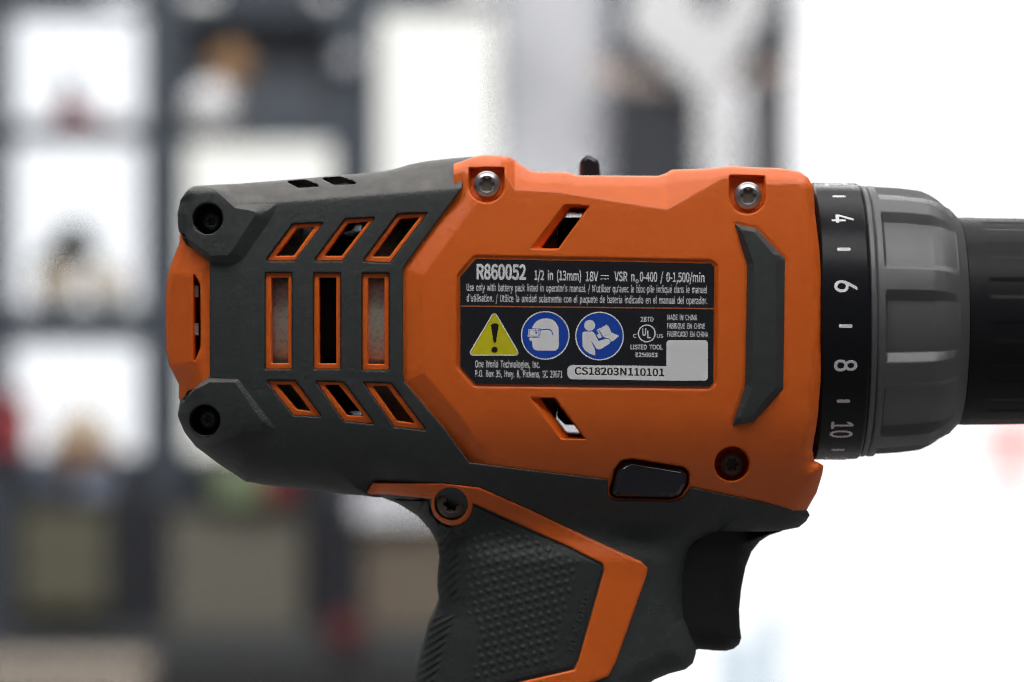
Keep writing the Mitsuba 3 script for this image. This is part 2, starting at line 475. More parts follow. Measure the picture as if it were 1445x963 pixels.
LAB = poly((671, 365.5), (1003, 372), (1008, 377), (1006.5, 540), (1001, 545.5), (671, 541.8), (649.5, 517.5), (649.5, 391), r=1.2)
LAB_R = LAB.buffer(4.5, quad_segs=4)
LAB_U = Polygon(coords(LAB_R.exterior))
SL1_O = [(795, 289), (831.6, 291), (787.5, 351), (748, 351)]
SL1_I = poly((806, 291.5), (830, 292), (788.5, 349.5), (764, 349.5), r=0.8)
SL2_O = [(747, 561.7), (783, 562), (826, 620), (790.5, 620)]
SL2_I = poly((762, 562.5), (782, 562.5), (825, 619), (804, 618), r=0.8)


def slot_slope(O, I, u, v):
    """the sloping flank between a slot's far left edge and its opening"""
    p = Polygon(O)
    s = sd(p, u, v)
    (a, b), (c, d) = sorted([O[0], O[3]], key=lambda q: q[1])
    ua = a + (v - b) / (d - b) * (c - a)
    q = [(e, f) for e, f in coords(I.convex_hull.exterior)[:-1]]
    lo = sorted(q, key=lambda e: e[1])
    tl = min([e for e in q if e[1] < lo[0][1] + 3], key=lambda e: e[0])
    bl = min([e for e in q if e[1] > lo[-1][1] - 3], key=lambda e: e[0])
    ub = tl[0] + (v - tl[1]) / (bl[1] - tl[1]) * (bl[0] - tl[0])
    t = np.clip((u - ua) / np.maximum(ub - ua, 2), 0, 1.4)
    return 15 * t * ss(-0.4, 0.8, s)


def upocket(cu, cv, r, top):
    return poly(*([(cu - r, top), (cu + r, top)] + [(cu + r * math.cos(a), cv + r * math.sin(a)) for a in np.linspace(0, np.pi, 24)]))


PK1, PK2 = upocket(686.5, 260, 24.8, 236), upocket(1055.5, 276, 25, 247.5)
H3 = Point(1035, 656).buffer(24.5, quad_segs=16)
SW = poly((864, 697), (871, 664.6), (879.5, 653), (893, 651), (966, 663), (972, 670), (971, 685), (961, 701), (949, 705), (869, 703), r=3)
SW_R = SW.buffer(2.8, quad_segs=6)
SW_R = Polygon(coords(SW_R.exterior))
BUMP = poly((1036.5, 315), (1068.5, 322), (1108.7, 365), (1106, 550), (1064, 597), (1033, 602), (1051, 543.5), (1054, 374.5), r=1.5)
for nm in ('S1P', 'S2P'):
    pass
SL1_P, SL2_P = Polygon(SL1_O), Polygon(SL2_O)


def hs_base(u, v):
    w = 201.0 - 0.00045 * (v - 450) ** 2 + 5 * ss(1070, 1125, u)
    w = w - 0.85 * smax0(np.interp(u, VCH_U, VCH_V) - v, 1.6)
    w = w - 0.0018 * np.clip(v - 570, 0, None) ** 2
    return w


def hs_h(u, v, d):
    w = hs_base(u, v)
    ds = dist(L_seam, u, v)
    bev = np.clip(30 - ds, 0, 30) * ss(700, 655, u)
    w -= 0.42 * smax0(bev - 1, 2) + 4.0 * (u < 640) * 0
    dr_ = rnd(dist(Lh_top, u, v), 20)
    dr_ = np.maximum(dr_, rnd(dist(Lh_right, u, v), 22))
    dr_ = np.maximum(dr_, rnd(dist(Lh_foot, u, v), 26))
    w -= dr_
    s = sd(LAB_U, u, v)
    t = ss(-1.2, 1.4, s)
    w = w * (1 - t) + (W0 - 2.0) * t
    for O, P_, I in ((SL1_O, SL1_P, SL1_I), (SL2_O, SL2_P, SL2_I)):
        w -= slot_slope(O, I, u, v)
        si = sd(I, u, v)
        w -= 40 * ss(-0.3, 0.6, si)
    for p in (PK1, PK2):
        s = sd(p, u, v)
        w -= np.where(s < 0, rnd(-s, 2.5), 2.5) + 18 * ss(-0.45, 0.9, s)
    s = sd(H3, u, v)
    w -= np.where(s < 0, rnd(-s, 2.5), 2.5) + 48 * ss(-0.45, 0.6, s)
    s = sd(SW_R, u, v)
    w -= np.where(s < 0, rnd(-s, 3), 3) + 22 * ss(-0.45, 1.5, s)
    s = sd(BUMP, u, v)
    w -= 1.2 * ss(-3.5, 0, s)
    hid = sd(HS, u, v, 2) < 0.3
    return w + grain(u, v, 0.32, 5, 0.6)


def hs_cut(u, v):
    return (sd(SL1_I, u, v) > 0.7) | (sd(SL2_I, u, v) > 0.7)


creases = [LineString([(VCH_U[i], VCH_V[i]), (VCH_U[i + 1], VCH_V[i + 1])]) for i in range(1, 11)]
W0 = 196.2
V_hs = sheet(HS, hs_h, 1.75, feats=[LAB_U, SL1_I, SL2_I, SL1_P, SL2_P, PK1, PK2, H3, SW_R], cut=hs_cut)
put(f'{DR}__motor_housing', V_hs, 'm_orange', True, label='glossy orange plastic shell round the gearbox')

# ---- orange rear cap
capL = sil([(267, 552), (255, 569), (251.5, 561), (253, 543), (239, 515), (234.3, 493), (233.3, 430), (235, 394), (243, 369), (253, 342), (252.5, 330), (266, 347)], 120)
CAP = Polygon(capL + [(300, 362), (304, 372), (304, 530), (300, 540)])
assert CAP.is_valid, shapely.is_valid_reason(CAP)
CSLOT = poly((271, 386), (280, 402), (280.5, 490), (271.5, 512), r=0.8)
L_capl = LineString(capL[1:-1])


def cap_h(u, v, d):
    w = 176 - 1.05 * smax0(272 - u, 2.0) - 0.5 * smax0(np.abs(v - 450) - 66 + 0.2 * (u - 240), 3.0) * ss(290, 262, u)
    w -= rnd(dist(L_capl, u, v), 12)
    s = sd(CSLOT, u, v)
    w -= np.where(s < 0, rnd(-s, 1.5), 1.5) + 30 * ss(-0.45, 0.6, s)
    return w + grain(u, v, 0.3, 8)


put(f'{DR}__rear_cap', sheet(CAP, cap_h, 1.8, feats=[CSLOT], cut=lambda u, v: sd(CSLOT, u, v) > 0.7), 'm_orange', True, label='orange end cap with a narrow vertical slot')

for vv in (411, 465):
    put(f'{DR}__rear_cap__contact_tab', sheet(shapely.box(270.5, vv - 8.5, 277, vv + 8.5), lambda u, v, d: 158 + 0 * u - rnd(d, 1), 2.0, mirror=False, rings=(0.7, 1.6)), 'm_can', False)

# ---- orange stripe on the handle
BAR_O = [(513.5, 699), (523, 684), (624.6, 684), (676.5, 689.5), (760, 727.5), (800, 747.6), (907, 796), (917.6, 806), (916, 817), (872, 941), (861, 962), (780, 992), (660, 1030), (575, 1050), (568, 1012), (700, 976), (762, 962), (811, 951), (817, 938), (853.6, 810), (851, 800), (800, 775), (760, 757.5), (666, 712.5)]
ringS4 = Point(636.5, 716.5).buffer(30.5, quad_segs=20)
BAR = Polygon(BAR_O + [(650, 708), (604, 707.5), (545, 702.5), (519, 702.5)]).buffer(0)
BAR = BAR.union(ringS4).buffer(-1.2).buffer(2.4).buffer(-1.2)
BAR = Polygon(coords(BAR.exterior)).simplify(0.15)
H4 = Point(635.5, 714).buffer(23.5, quad_segs=16)
L_barl = LineString([(513.5, 699), (519, 702.5), (540, 702.5)])


def bar_h(u, v, d):
    w = om_base(u, v) - 0.75 * om_rounds(u, v) + 4.5
    w -= rnd(d, 4.5) + 9 * (1 - ss(0, 0.7, d))
    s = sd(H4, u, v)
    w -= np.where(s < 0, rnd(-s, 2.0), 2.0) + 48 * ss(-0.45, 0.6, s)
    return w + grain(u, v, 0.4, 4)


put(f'{DR}__handle_stripe', sheet(BAR, bar_h, 1.8, feats=[H4]), 'm_orange', True, label='orange stripe framing the grip panel on the handle')

# ---- textured grip panel
GP = Polygon(sil([(542, 703.5), (562, 710), (589, 726.5), (608.5, 748.5), (618, 766), (621, 786), (618.5, 810), (618, 827), (620, 844), (617, 855), (606, 878), (584, 958), (572, 1008)], 35)
             + [(700, 974), (762, 959), (809, 948.5), (815, 938), (851, 811), (849, 801.5), (800, 777.5), (760, 760), (668, 715.5), (664, 728), (652, 742), (634, 749), (616, 743), (605, 728), (603, 710)])
assert GP.is_valid, shapely.is_valid_reason(GP)
TEXTZONE = poly((792, 935), (812, 942), (848, 815), (828, 805))
SMOOTH = poly((600, 846), (640, 846), (672, 900), (655, 1010), (560, 1010), (604, 880), r=3)
L_gpr = LineString(coords(GP.exterior)[:13])
q1, q2 = np.array([12.0, -2.9]), np.array([3.6, 12.2])
Mi = np.linalg.inv(np.stack([q1, q2], 1))


def gp_h(u, v, d):
    w = om_base(u, v) - om_rounds(u, v) * 1.0 + 3.2
    w -= rnd(d, 3.0) + 9 * (1 - ss(0, 0.7, d))
    ab = np.stack([u - 640, v - 760], 1) @ Mi.T
    best = np.full(len(u), 9.0)
    for a in (0, 1):
        for b in (0, 1):
            c = np.floor(ab) + [a, b]
            p = c @ np.stack([q1, q2])
            e = np.stack([u - 640, v - 760], 1) - p
            hexd = np.maximum.reduce([np.abs(e[:, 0]), np.abs(0.5 * e[:, 0] + 0.866 * e[:, 1]), np.abs(0.5 * e[:, 0] - 0.866 * e[:, 1])])
            best = np.minimum(best, hexd)
    edge = dist(L_gpr, u, v)
    inside = ss(6, 10, d) * (1 - ss(-14, -6, sd(TEXTZONE, u, v, 16))) * ss(30, 44, edge)
    smooth_zone = ss(2, -8, sd(SMOOTH, u, v, 16))
    w += 1.1 * ss(4.0, 2.4, best) * inside * smooth_zone
    k = 2 * np.pi / 13.0
    kn = np.clip(np.sin((v + 0.9 * edge) * k) + 0.25, 0, 1) * ss(1, 4, edge) * ss(34, 22, edge) * ss(4, -1, np.abs(v - 862) - 18)
    kn = np.clip(np.sin((v + 0.9 * edge) * k) + 0.25, 0, 1) * ss(0.6, 3, edge) * ss(34, 22, edge) * ss(6, 16, np.abs(v - 866))
    return w + 4.0 * kn + grain(u, v, 0.3, 9)


put(f'{DR}__grip_panel', sheet(GP, gp_h, 1.5, rings=(0.7, 1.6, 3, 4.5, 6, 7.5)), 'm_grip', True, label='dark rubber grip panel with raised dots and the words HEX GRIP')
ht = text_shape('HEX GRIP', 3, 600)
k = 88.0 / ht.bounds[2]
hv = np.array([828 - 803, 838 - 922.0])
hv /= np.linalg.norm(hv)
hx, hy = hv, np.array([hv[1], -hv[0]])
ht = affinity.affine_transform(ht, [k * hv[0], 10 * hv[1], k * hv[1], -10 * hv[0], 811, 925])
hm = plate(ht, 0, 2.6)
hm[0][:, 2] += om_base(hm[0][:, 0], hm[0][:, 1]) - om_rounds(hm[0][:, 0], hm[0][:, 1]) + 2.4
plastic('m_gripword', (0.04, 0.043, 0.043), 0.5, 0.4)
put(f'{DR}__grip_panel__lettering', hm, 'm_gripword', False)

# ---- trigger
TR = Polygon(sil([(970, 772), (1000, 745), (1060, 748), (1104, 749.5), (1085, 755.5), (1072, 764), (1060, 779), (1052, 800), (1046, 830), (1043, 860), (1044, 885), (1046, 900), (1043, 909), (1035, 915.5), (1024, 918.5), (1008, 918), (985, 916), (940, 910), (940, 800)], 50))
L_tr = LineString(coords(TR.exterior)[2:17])


def tr_h(u, v, d):
    return 92 - rnd(dist(L_tr, u, v), 38) + 0 * d


put(f'{DR}__trigger', sheet(TR, tr_h, 3.0), 'm_trigger', True, label='black trigger in front of the handle')

# ---- switch button, bumper, label
Z_SW = float(hs_base(np.array([918.0]), np.array([680.0]))[0])


def sw_h(u, v, d):
    c = np.array([921.0, 680.0])
    e = loft(SW, SWI, u, v)
    return Z_SW + 4 + 6.5 * np.clip(e, 0, 1) - rnd(d, 2.5) + 1.2 * ss(905, 880, u) - 26 * (1 - ss(0, 0.7, d))


SWI = poly((872, 693), (881, 664), (892, 657), (962, 669), (964, 684), (955, 697), (876, 697), r=3)
put(f'{DR}__direction_switch', sheet(SW, sw_h, 1.5, feats=[SWI], rings=(0.7, 1.6, 3, 5)), 'm_gloss', True, label='glossy black sliding direction button above the trigger')

BUMP_I = poly((1046, 324), (1064, 328), (1093, 362), (1093, 548), (1060, 588), (1044, 592), (1062, 546), (1064, 372), r=1.5)


def bump_h(u, v, d):
    t = loft(BUMP, BUMP_I, u, v)
    crease = np.clip(np.maximum((u - 1078) / 30.0, 0), 0, 1)
    return hs_base(u, v) + 1.5 + 8 * t - 3 * crease - rnd(d, 1.5) - 10 * (1 - ss(0, 0.7, d)) + grain(u, v, 0.5, 12)


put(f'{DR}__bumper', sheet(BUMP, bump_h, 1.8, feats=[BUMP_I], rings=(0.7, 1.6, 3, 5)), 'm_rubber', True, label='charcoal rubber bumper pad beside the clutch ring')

# ---- screws
def screw(cu, cv, w, r, mat, mirror=True, dome=8.0, shaft=24):
    import manifold3d as m3
    prof = [(0, -shaft), (r * 0.55, -shaft), (r * 0.55, -2), (r, -2), (r, 0.5), (r * 0.97, 2.2), (r * 0.90, 4.2), (r * 0.8, 5.9), (r * 0.7, 7.2), (r * 0.62, dome), (r * 0.58, dome - 0.3), (r * 0.54, dome - 1.2), (0, dome - 1.2)]
    body = m3.Manifold.revolve(m3.CrossSection([np.array(prof)]), 56)
    star = []
    for a in np.linspace(0, 2 * np.pi, 72, endpoint=False):
        star.append((r * (0.46 + 0.085 * math.cos(6 * a)) * math.cos(a), r * (0.46 + 0.085 * math.cos(6 * a)) * math.sin(a)))
    cutr = m3.Manifold.extrude(m3.CrossSection([np.array(star)]), 30, scale_top=(1.06, 1.06)).translate([0, 0, dome - 18])
    mm = (body - cutr).to_mesh()
    v = np.array(mm.vert_properties[:, :3]) @ np.array([[1, 0, 0], [0, 1, 0], [0, 0, 1]])
    f = np.array(mm.tri_verts)[:, ::-1]
    v = v + [cu, cv, w]
    return v, f


def hsw(u, v):
    return float(hs_base(np.array([float(u)]), np.array([float(v)]))[0])


put(f'{DR}__screw', screw(687, 259.5, 182, 19.2, 'm_screw'), 'm_screw', 25, label='bright star socket screw at the upper left of the orange shell')
put(f'{DR}__screw', screw(1056.5, 276, 184, 20, 'm_screw'), 'm_screw', 25, label='bright star socket screw above the bumper pad')
put(f'{DR}__screw', screw(1036, 657, 140, 18.5, 'm_darkscrew'), 'm_darkscrew', 25, label='dark screw sunk deep below the bumper pad')
put(f'{DR}__screw', screw(635.5, 714.5, 127, 20, 'm_darkscrew'), 'm_darkscrew', 25, label='dark screw in the orange ring at the top of the handle')
put(f'{DR}__screw', screw(296, 311, 156, 13, 'm_dark'), 'm_sunk', 25, label='black screw deep in the upper rear corner boss')
put(f'{DR}__screw', screw(291, 592, 152, 13, 'm_dark'), 'm_sunk', 25, label='black screw deep in the lower rear corner boss')

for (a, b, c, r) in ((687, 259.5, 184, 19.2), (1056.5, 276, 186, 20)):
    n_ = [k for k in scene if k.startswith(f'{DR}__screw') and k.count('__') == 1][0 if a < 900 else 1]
    put(f'{n_}__socket', plate(Point(a, b).buffer(r * 0.56), c, 0.8), 'm_socket_shade', False)  # dark disc added at the bottom so the recess looks shaded

# ---- motor, gearbox and other insides
put(f'{DR}__motor', join(lathe(rounded([(300, 10), (300, 120), (330, 155), (425, 163), (428, 130), (504, 130), (506, 165), (625, 165), (626, 10)], 3), 160)), 'm_can', 30, label='metal motor can seen through the vents')
put(f'{DR}__motor__coil', lathe([(430, 132), (503, 132)], 120), 'm_dark', True)
put(f'{DR}__gearbox', lathe(rounded([(788, 10), (788, 140), (800, 152), (1130, 152), (1165, 150), (1165, 10)], 3), 160), 'm_dark', 30)
put(f'{DR}__gearbox__support_plate', lathe(rounded([(640, 10), (640, 140), (700, 147), (787, 147), (787, 10)], 3), 160), 'm_copper', 30)

# ---- rating label and print
LB = f'{DR}__rating_label'
W0 = 196.2
put(LB, plate(LAB, W0 - 2.5, 3.6), 'm_label', False, label='black rating label with safety signs and small print')
WL = W0 + 1.1


def prt(shape, mat='m_print', lay=0, name='lettering'):
    put(f'{LB}__{name}', plate(shape, WL - 0.3, 0.5 + 0.25 * lay), mat, False)


TX = [('R860052', 672.5, 393.6, 742.4, 394.3, 20, 7, 0), ('1/2 in (13mm)', 754.2, 395.0, 820, 395.9, 13, 4, 0), ('18V', 826.6, 396.6, 844.2, 396.9, 13, 4, 0),
      ('VSR n', 867, 396.7, 895.4, 397.1, 13, 4, 0), ('o', 896.8, 399.7, 901.2, 399.8, 7, 3, 0), ('0-400 / 0-1,500/min', 903, 397.2, 994.2, 398.4, 13, 4, 0),
      ("Use only with battery pack listed in operator's manual. / N'utiliser qu'avec le bloc-pile indiqué dans le manuel", 658.5, 410.6, 998, 414.0, 10, 2, 0),
      ("d'utilisation. / Utilice la unidad solamente con el paquete de bateria indicado en el manual del operador.", 658.5, 425.7, 998, 429.4, 10, 2, 0),
      ('28TD', 904, 454, 922.3, 454.1, 6.5, 4, 0), ('C', 893.6, 477, 898.2, 477, 5.4, 3, 0), ('US', 927.1, 477.2, 936, 477.2, 5.4, 3, 0),
      ('LISTED TOOL', 889.8, 493.2, 935.3, 493.5, 6.5, 4, 0), ('E256053', 897, 504, 928, 504.2, 6, 4, 0),
      ('MADE IN CHINA', 942, 451.8, 984, 452.3, 7.6, 2, 0), ('FABRIQUE EN CHINE', 941.6, 463.7, 995, 464.3, 7.6, 2, 0), ('FABRICADO EN CHINA', 941.6, 475.4, 999.5, 476.0, 7.6, 2, 0),
      ('One World Technologies, Inc.', 670.4, 518.6, 761.8, 519.4, 9.8, 2, 0), ('P.O. Box 35, Hwy. 8, Pickens, SC 29671', 670.4, 532.0, 793.6, 533.2, 9.5, 2, 0)]
for t in TX:
    prt(flat_text(*t))
prt(shapely.union_all([Polygon([(847.7, 388.4), (859.4, 388.6), (859.4, 389.9), (847.7, 389.7)])] + [shapely.box(a, 393, a + 3, 394.3) for a in (847.7, 852, 856.3)]), name='current_symbol')
prt(Polygon([(650, 431.3), (1007, 434.9), (1007, 436.6), (650, 433.0)]), 'm_line', name='dividing_line')
tri = poly((697.9, 436.5), (737, 505.5), (657.5, 505.5))
tri = poly((697.6, 443.6 - 5.5), (735, 502.2), (659.5, 502.2)).buffer(-4.5).buffer(4.5, quad_segs=8)
prt(tri, 'm_print', 0, 'warning_sign_border')
prt(tri.buffer(-1.4), 'm_yellow', 1, 'warning_sign')
ex = poly((692.6, 459.5), (694.5, 457), (698, 456.4), (701.6, 457), (703.7, 459.8), (699.8, 483.5), (698.2, 484.3), (696.6, 483.5), r=0.3).union(Point(697.9, 494).buffer(4.3))
prt(ex, 'm_ink', 2, 'exclamation_mark')


def zz(pts, ox, oy, k):
    return [(ox + a / k, oy + b / k) for a, b in pts]


for (cu, cv) in ((769.4, 473.6), (846.1, 474.5)):
    prt(Point(cu, cv).buffer(34.3, quad_segs=24), 'm_print', 0, 'safety_disc_border')
    prt(Point(cu, cv).buffer(32.7, quad_segs=24), 'm_blue', 1, 'safety_disc')
head = Polygon(zz([(800, 250), (810, 215), (845, 170), (900, 145), (950, 140), (1010, 155), (1050, 190), (1072, 240), (1074, 420), (1066, 450), (1040, 470), (850, 470), (820, 458), (805, 430), (803, 375), (776, 368), (770, 345), (784, 332), (770, 300), (770, 262)], 640, 430, 7.225))
lens = Polygon(zz([(768, 252), (884, 256), (868, 332), (758, 328)], 640, 430, 7.225)).buffer(0.4)
arm = LineString(zz([(884, 258), (975, 252), (1000, 270), (1012, 305)], 640, 430, 7.225)).buffer(0.75)
prt(head.difference(lens.buffer(0.9)).difference(arm).union(lens.difference(lens.buffer(-1.1).difference(lens.buffer(-1.9)))), 'm_print', 2, 'eye_protection_pictogram')
prt(Point(640 + 842 / 7.225, 430 + 285 / 7.225).buffer(1.5), 'm_blue', 3, 'pictogram_eye')
z5 = lambda *p: Polygon(zz(p, 800, 430, 6.568))
body = z5((145, 262), (158, 254), (230, 252), (250, 264), (272, 300), (292, 342), (362, 318), (388, 322), (402, 342), (392, 364), (312, 412), (284, 412), (268, 400), (232, 340), (226, 344), (258, 420), (261, 470), (215, 455), (170, 425), (145, 385)).buffer(0.3)
book = z5((278, 236), (368, 188), (374, 196), (292, 240), (316, 288), (322, 296), (318, 306)).buffer(0.2).union(z5((302, 240), (382, 196), (412, 262), (338, 298)).buffer(0.2)).union(z5((346, 302), (418, 262), (482, 290), (424, 340), (398, 334), (384, 316)).buffer(0.2)).union(z5((278, 282), (300, 274), (318, 306), (296, 312)).buffer(0.3))
prt(shapely.union_all([body, book.difference(body.buffer(0.8)), Point(800 + 211 / 6.568, 430 + 193 / 6.568).buffer(7.7)]), 'm_print', 2, 'manual_pictogram')
ul = Point(912.7, 470.8).buffer(12.6, quad_segs=20).difference(Point(912.7, 470.8).buffer(10.9, quad_segs=20))
prt(ul, name='listing_mark_ring')
prt(flat_text('U', 906.4, 473.9, 911.9, 473.9, 10, 5, 0), name='listing_mark_letter')
prt(flat_text('L', 913.3, 477.2, 918.6, 477.2, 10, 5, 0), name='listing_mark_letter')
stk = shapely.box(940.4, 480.2, 999, 537.5).buffer(-5).buffer(5, quad_segs=6).union(Polygon([(800.5, 515.2), (950, 517), (950, 537.4), (800.5, 535.4)]).buffer(-8).buffer(8, quad_segs=6)).union(Polygon([(930, 516.8), (950, 517), (950, 537.4), (930, 537.1)]))
prt(stk, 'm_sticker', 1, 'serial_sticker')
prt(flat_text('CS18203N110101', 811, 528.6, 937.5, 530.9, 10, 5, 0), 'm_ink', 2)

# ---- clutch ring with numbers
CK = f'{DR}__clutch_ring'
RR = 203.0
put(CK, lathe(rounded([(1150, 120), (1158, 196), (1161, RR), (1226, RR - 1.0), (1230, 198), (1231, 150)], 3), 360), 'm_ring', 30, label='black clutch ring with white numbers and ticks')


def on_ring(shape, uc, th0):
    """shape: x along the reading direction, y up, centred; wrapped round the ring"""
    m = plate(shape, 0, 0.7)
    v = m[0]
    th = th0 + v[:, 0] / RR
    r = RR - 0.55 + v[:, 2]
    return np.stack([uc + v[:, 1], AX + r * np.sin(th), r * np.cos(th)], 1), m[1][:, ::-1]


for i, s in enumerate(['1', '2', '4', '6', '8', '10', '12', '14']):
    th = math.radians(-78 + 32.1 * (i - 1)) if i else math.radians(-78 - 32.1)
    tsh = text_shape(s, 2, 400)
    b = tsh.bounds
    hgt = 31.0
    kx = (17.5 if len(s) == 1 and s != '1' else 36 if len(s) == 2 else 8) / (b[2] - b[0])
    tsh = affinity.affine_transform(tsh, [kx, 0, 0, hgt, -kx * (b[2] - b[0]) / 2, -hgt / 2])
    put(f'{CK}__numeral', on_ring(tsh, 1194, th), 'm_print', False)
    tick = shapely.box(-2.6, -9.5, 2.6, 9.5).buffer(-2).buffer(2)
    put(f'{CK}__tick_mark', on_ring(tick, 1193, th + math.radians(16.05)), 'm_print', False)

# ---- grey clutch collar
cp = [(1229, 150), (1229, 196), (1231.5, 198.5), (1236, 198.5), (1238, 197.5), (1239.5, 195.5), (1241, 197.5), (1243, 198.3)]
cu_ = np.linspace(1243, 1379, 130)
cr_ = np.interp(cu_, [1243, 1290, 1322, 1338, 1348, 1358, 1368, 1375, 1379], [198.3, 195.5, 191.5, 184, 177, 168, 157.5, 150, 146.5])
k5 = np.ones(9) / 9
cr_ = np.concatenate([cr_[:4], np.convolve(cr_, k5, 'valid'), cr_[-4:]])
cp = cp + list(zip(cu_[1:], cr_[1:])) + [(1381, 140), (1381, 60)]


def collar_r(U, TH, R):
    ph = (np.degrees(TH) - 2.5 + 20 + 360) % 40 - 20
    side = np.clip((15.2 - np.abs(ph)) / 3.6, 0, 1)
    start = ss(1250, 1254, U)
    end = np.clip((1360 - U) / 42, 0, 1) ** 0.7
    depth = 12 * side * start * end
    flat = R * (1 - 1 / np.cos(np.radians(np.clip(np.abs(ph), 0, 13)))) * 0
    return R - depth - 1.2 * ss(1244, 1248, U) * ss(1254, 1249, U) * 0 + flat


put(f'{DR}__clutch_collar', lathe(cp, 900, collar_r), 'm_collar', 40, label='grey metallic collar with finger grooves')

# ---- chuck
def chuck_r(U, TH, R):
    ph = (np.degrees(TH) + 6 + 360) % 24 - 12
    fl = ss(6.5, 3.5, np.abs(ph)) * ss(1398, 1412, U) * ss(1640, 1630, U)
    return R - 1.3 * fl


ck = rounded([(1374, 60), (1374, 151), (1382, 152), (1640, 148), (1700, 146), (1760, 110), (1790, 80), (1795, 50), (1760, 46)], 4)
cu2 = np.linspace(1384, 1638, 120)
ckp = [(1374, 60), (1374, 150), (1376, 151.6), (1384, 152)] + list(zip(cu2[1:], np.interp(cu2, [1384, 1638], [152, 148.5])[1:])) + [(1660, 147), (1700, 145), (1745, 112), (1775, 82), (1780, 60), (1770, 48)]
put(f'{DR}__chuck', lathe(ckp, 600, chuck_r), 'm_chuck', 30, label='black keyless chuck at the front of the drill')

# ---- gear selector on top
GS = Polygon(sil([(816, 262), (817.5, 232), (820, 227.5), (826, 221.5), (832, 222), (842, 228), (844.5, 233), (847, 262)], 0))
put(f'{DR}__gear_selector', sheet(GS, lambda u, v, d: 62 - rnd(d, 9), 1.5, rings=(0.7, 1.6, 3, 5)), 'm_gloss', True, label='small black gear selector standing up from the top')

# ---- battery under the handle, below the picture
BT = shapely.box(470, 1340, 1010, 1745).buffer(-25).buffer(25)
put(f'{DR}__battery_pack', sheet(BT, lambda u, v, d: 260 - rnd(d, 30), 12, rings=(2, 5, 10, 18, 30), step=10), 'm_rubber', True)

# ================================================================== SURROUNDINGS
ZB = (481.5 - 1745) * S


def wbox(x0, x1, y0, y1, z0, z1, c=0.0):
    m = trimesh.creation.box((x1 - x0, y1 - y0, z1 - z0))
    m.apply_translation(((x0 + x1) / 2, (y0 + y1) / 2, (z0 + z1) / 2))
    if c:
        import manifold3d as m3
        s = m3.Manifold.cube((x1 - x0 - 2 * c, y1 - y0 - 2 * c, z1 - z0 - 2 * c)).translate([x0 + c, y0 + c, z0 + c])
        h = m3.Manifold.sphere(c, 16)
        pts = [h.translate([a, b, d]) for a in (x0 + c, x1 - c) for b in (y0 + c, y1 - c) for d in (z0 + c, z1 - c)]
        mm = m3.Manifold.batch_hull(pts).to_mesh()
        return np.array(mm.vert_properties[:, :3]), np.array(mm.tri_verts)
    return np.array(m.vertices), np.array(m.faces)


FLOOR = ZB - 0.9
put('floor', wbox(-12, 12, -4, 14, FLOOR - 0.1, FLOOR), 'm_floor', False, True)
labels['floor'] = {'kind': 'structure'}
put('workbench', join(wbox(-0.45, 0.45, -0.12, 0.25, ZB - 0.03, ZB), *[wbox(x, x + 0.04, y, y + 0.04, FLOOR, ZB - 0.03) for x in (-0.44, 0.40) for y in (-0.11, 0.20)]), 'm_bench', False, True)
labels['workbench'] = {'kind': 'structure'}


def at(u, v, dst):
    k = dst / (CAM - REF)
    return (u - 722.5) * k, -CAM * S + dst, (481.5 - v) * k


def slab(u0, u1, v0, v1, dst, depth, c=0.004):
    """a box whose near face covers that part of the view at that distance"""
    x0, y, z1 = at(u0, v0, dst)
    x1, _, z0 = at(u1, v1, dst)
    return wbox(x0, x1, y, y + depth, z0, z1, c)


def tapered(u0, u1, v0, v1, dst, depth, tx=0.0, tz=0.0):
    """a profile bar, narrower at the back"""
    x0, y, z1 = at(u0, v0, dst)
    x1, _, z0 = at(u1, v1, dst)
    b = [(x0 + tx, z0 + tz), (x1 - tx, z0 + tz), (x1 - tx, z1 - tz), (x0 + tx, z1 - tz)]
    V = np.array([(x0, y, z0), (x1, y, z0), (x1, y, z1), (x0, y, z1)] + [(a, y + depth, c) for a, c in b])
    F = [(0, 1, 2), (0, 2, 3), (5, 4, 7), (5, 7, 6), (1, 5, 6), (1, 6, 2), (4, 0, 3), (4, 3, 7), (3, 2, 6), (3, 6, 7), (4, 5, 1), (4, 1, 0)]
    return V, np.array(F)


def turned(u, v, dst, prof, seg=40):
    """prof: (radius, height) in metres from the foot at (u, v)"""
    x, y, z = at(u, v, dst)
    th = np.linspace(0, 2 * np.pi, seg, endpoint=False)
    p = np.asarray(prof, float)
    V = np.stack([x + p[:, :1] * np.cos(th), y + p[:, :1] * np.sin(th), z + np.repeat(p[:, 1:], seg, 1)], -1).reshape(-1, 3)
    i, j = np.meshgrid(np.arange(len(p) - 1), np.arange(seg), indexing='ij')
    q = np.stack([i * seg + j, i * seg + (j + 1) % seg, (i + 1) * seg + (j + 1) % seg, (i + 1) * seg + j], -1).reshape(-1, 4)
    return V, np.vstack([q[:, [0, 1, 2]], q[:, [0, 2, 3]]])


def ball(u, v, dst, r, sq=1.0):
    x, y, z = at(u, v, dst)
    m = trimesh.creation.icosphere(3, r)
    return np.array(m.vertices) * [1, 1, sq] + [x, y, z], np.array(m.faces)


def glow(name, vf, colour, glass='m_frame', **lab):
    key = numbered(name)
    scene[key] = mikit.ply(trimesh.Trimesh(*vf, process=False), glass, smooth=False)
    scene[key]['emitter'] = {'type': 'area', 'radiance': rgb(*colour)}
    if lab:
        labels[key] = lab
    return key


def pane(u0, u1, v0, v1, dst):
    """a flat pane that faces the camera's side (-y)"""
    x0, y, z1 = at(u0, v0, dst)
    x1, _, z0 = at(u1, v1, dst)
    return np.array([[x0, y, z0], [x1, y, z0], [x1, y, z1], [x0, y, z1]]), np.array([[0, 1, 2], [0, 2, 3]])


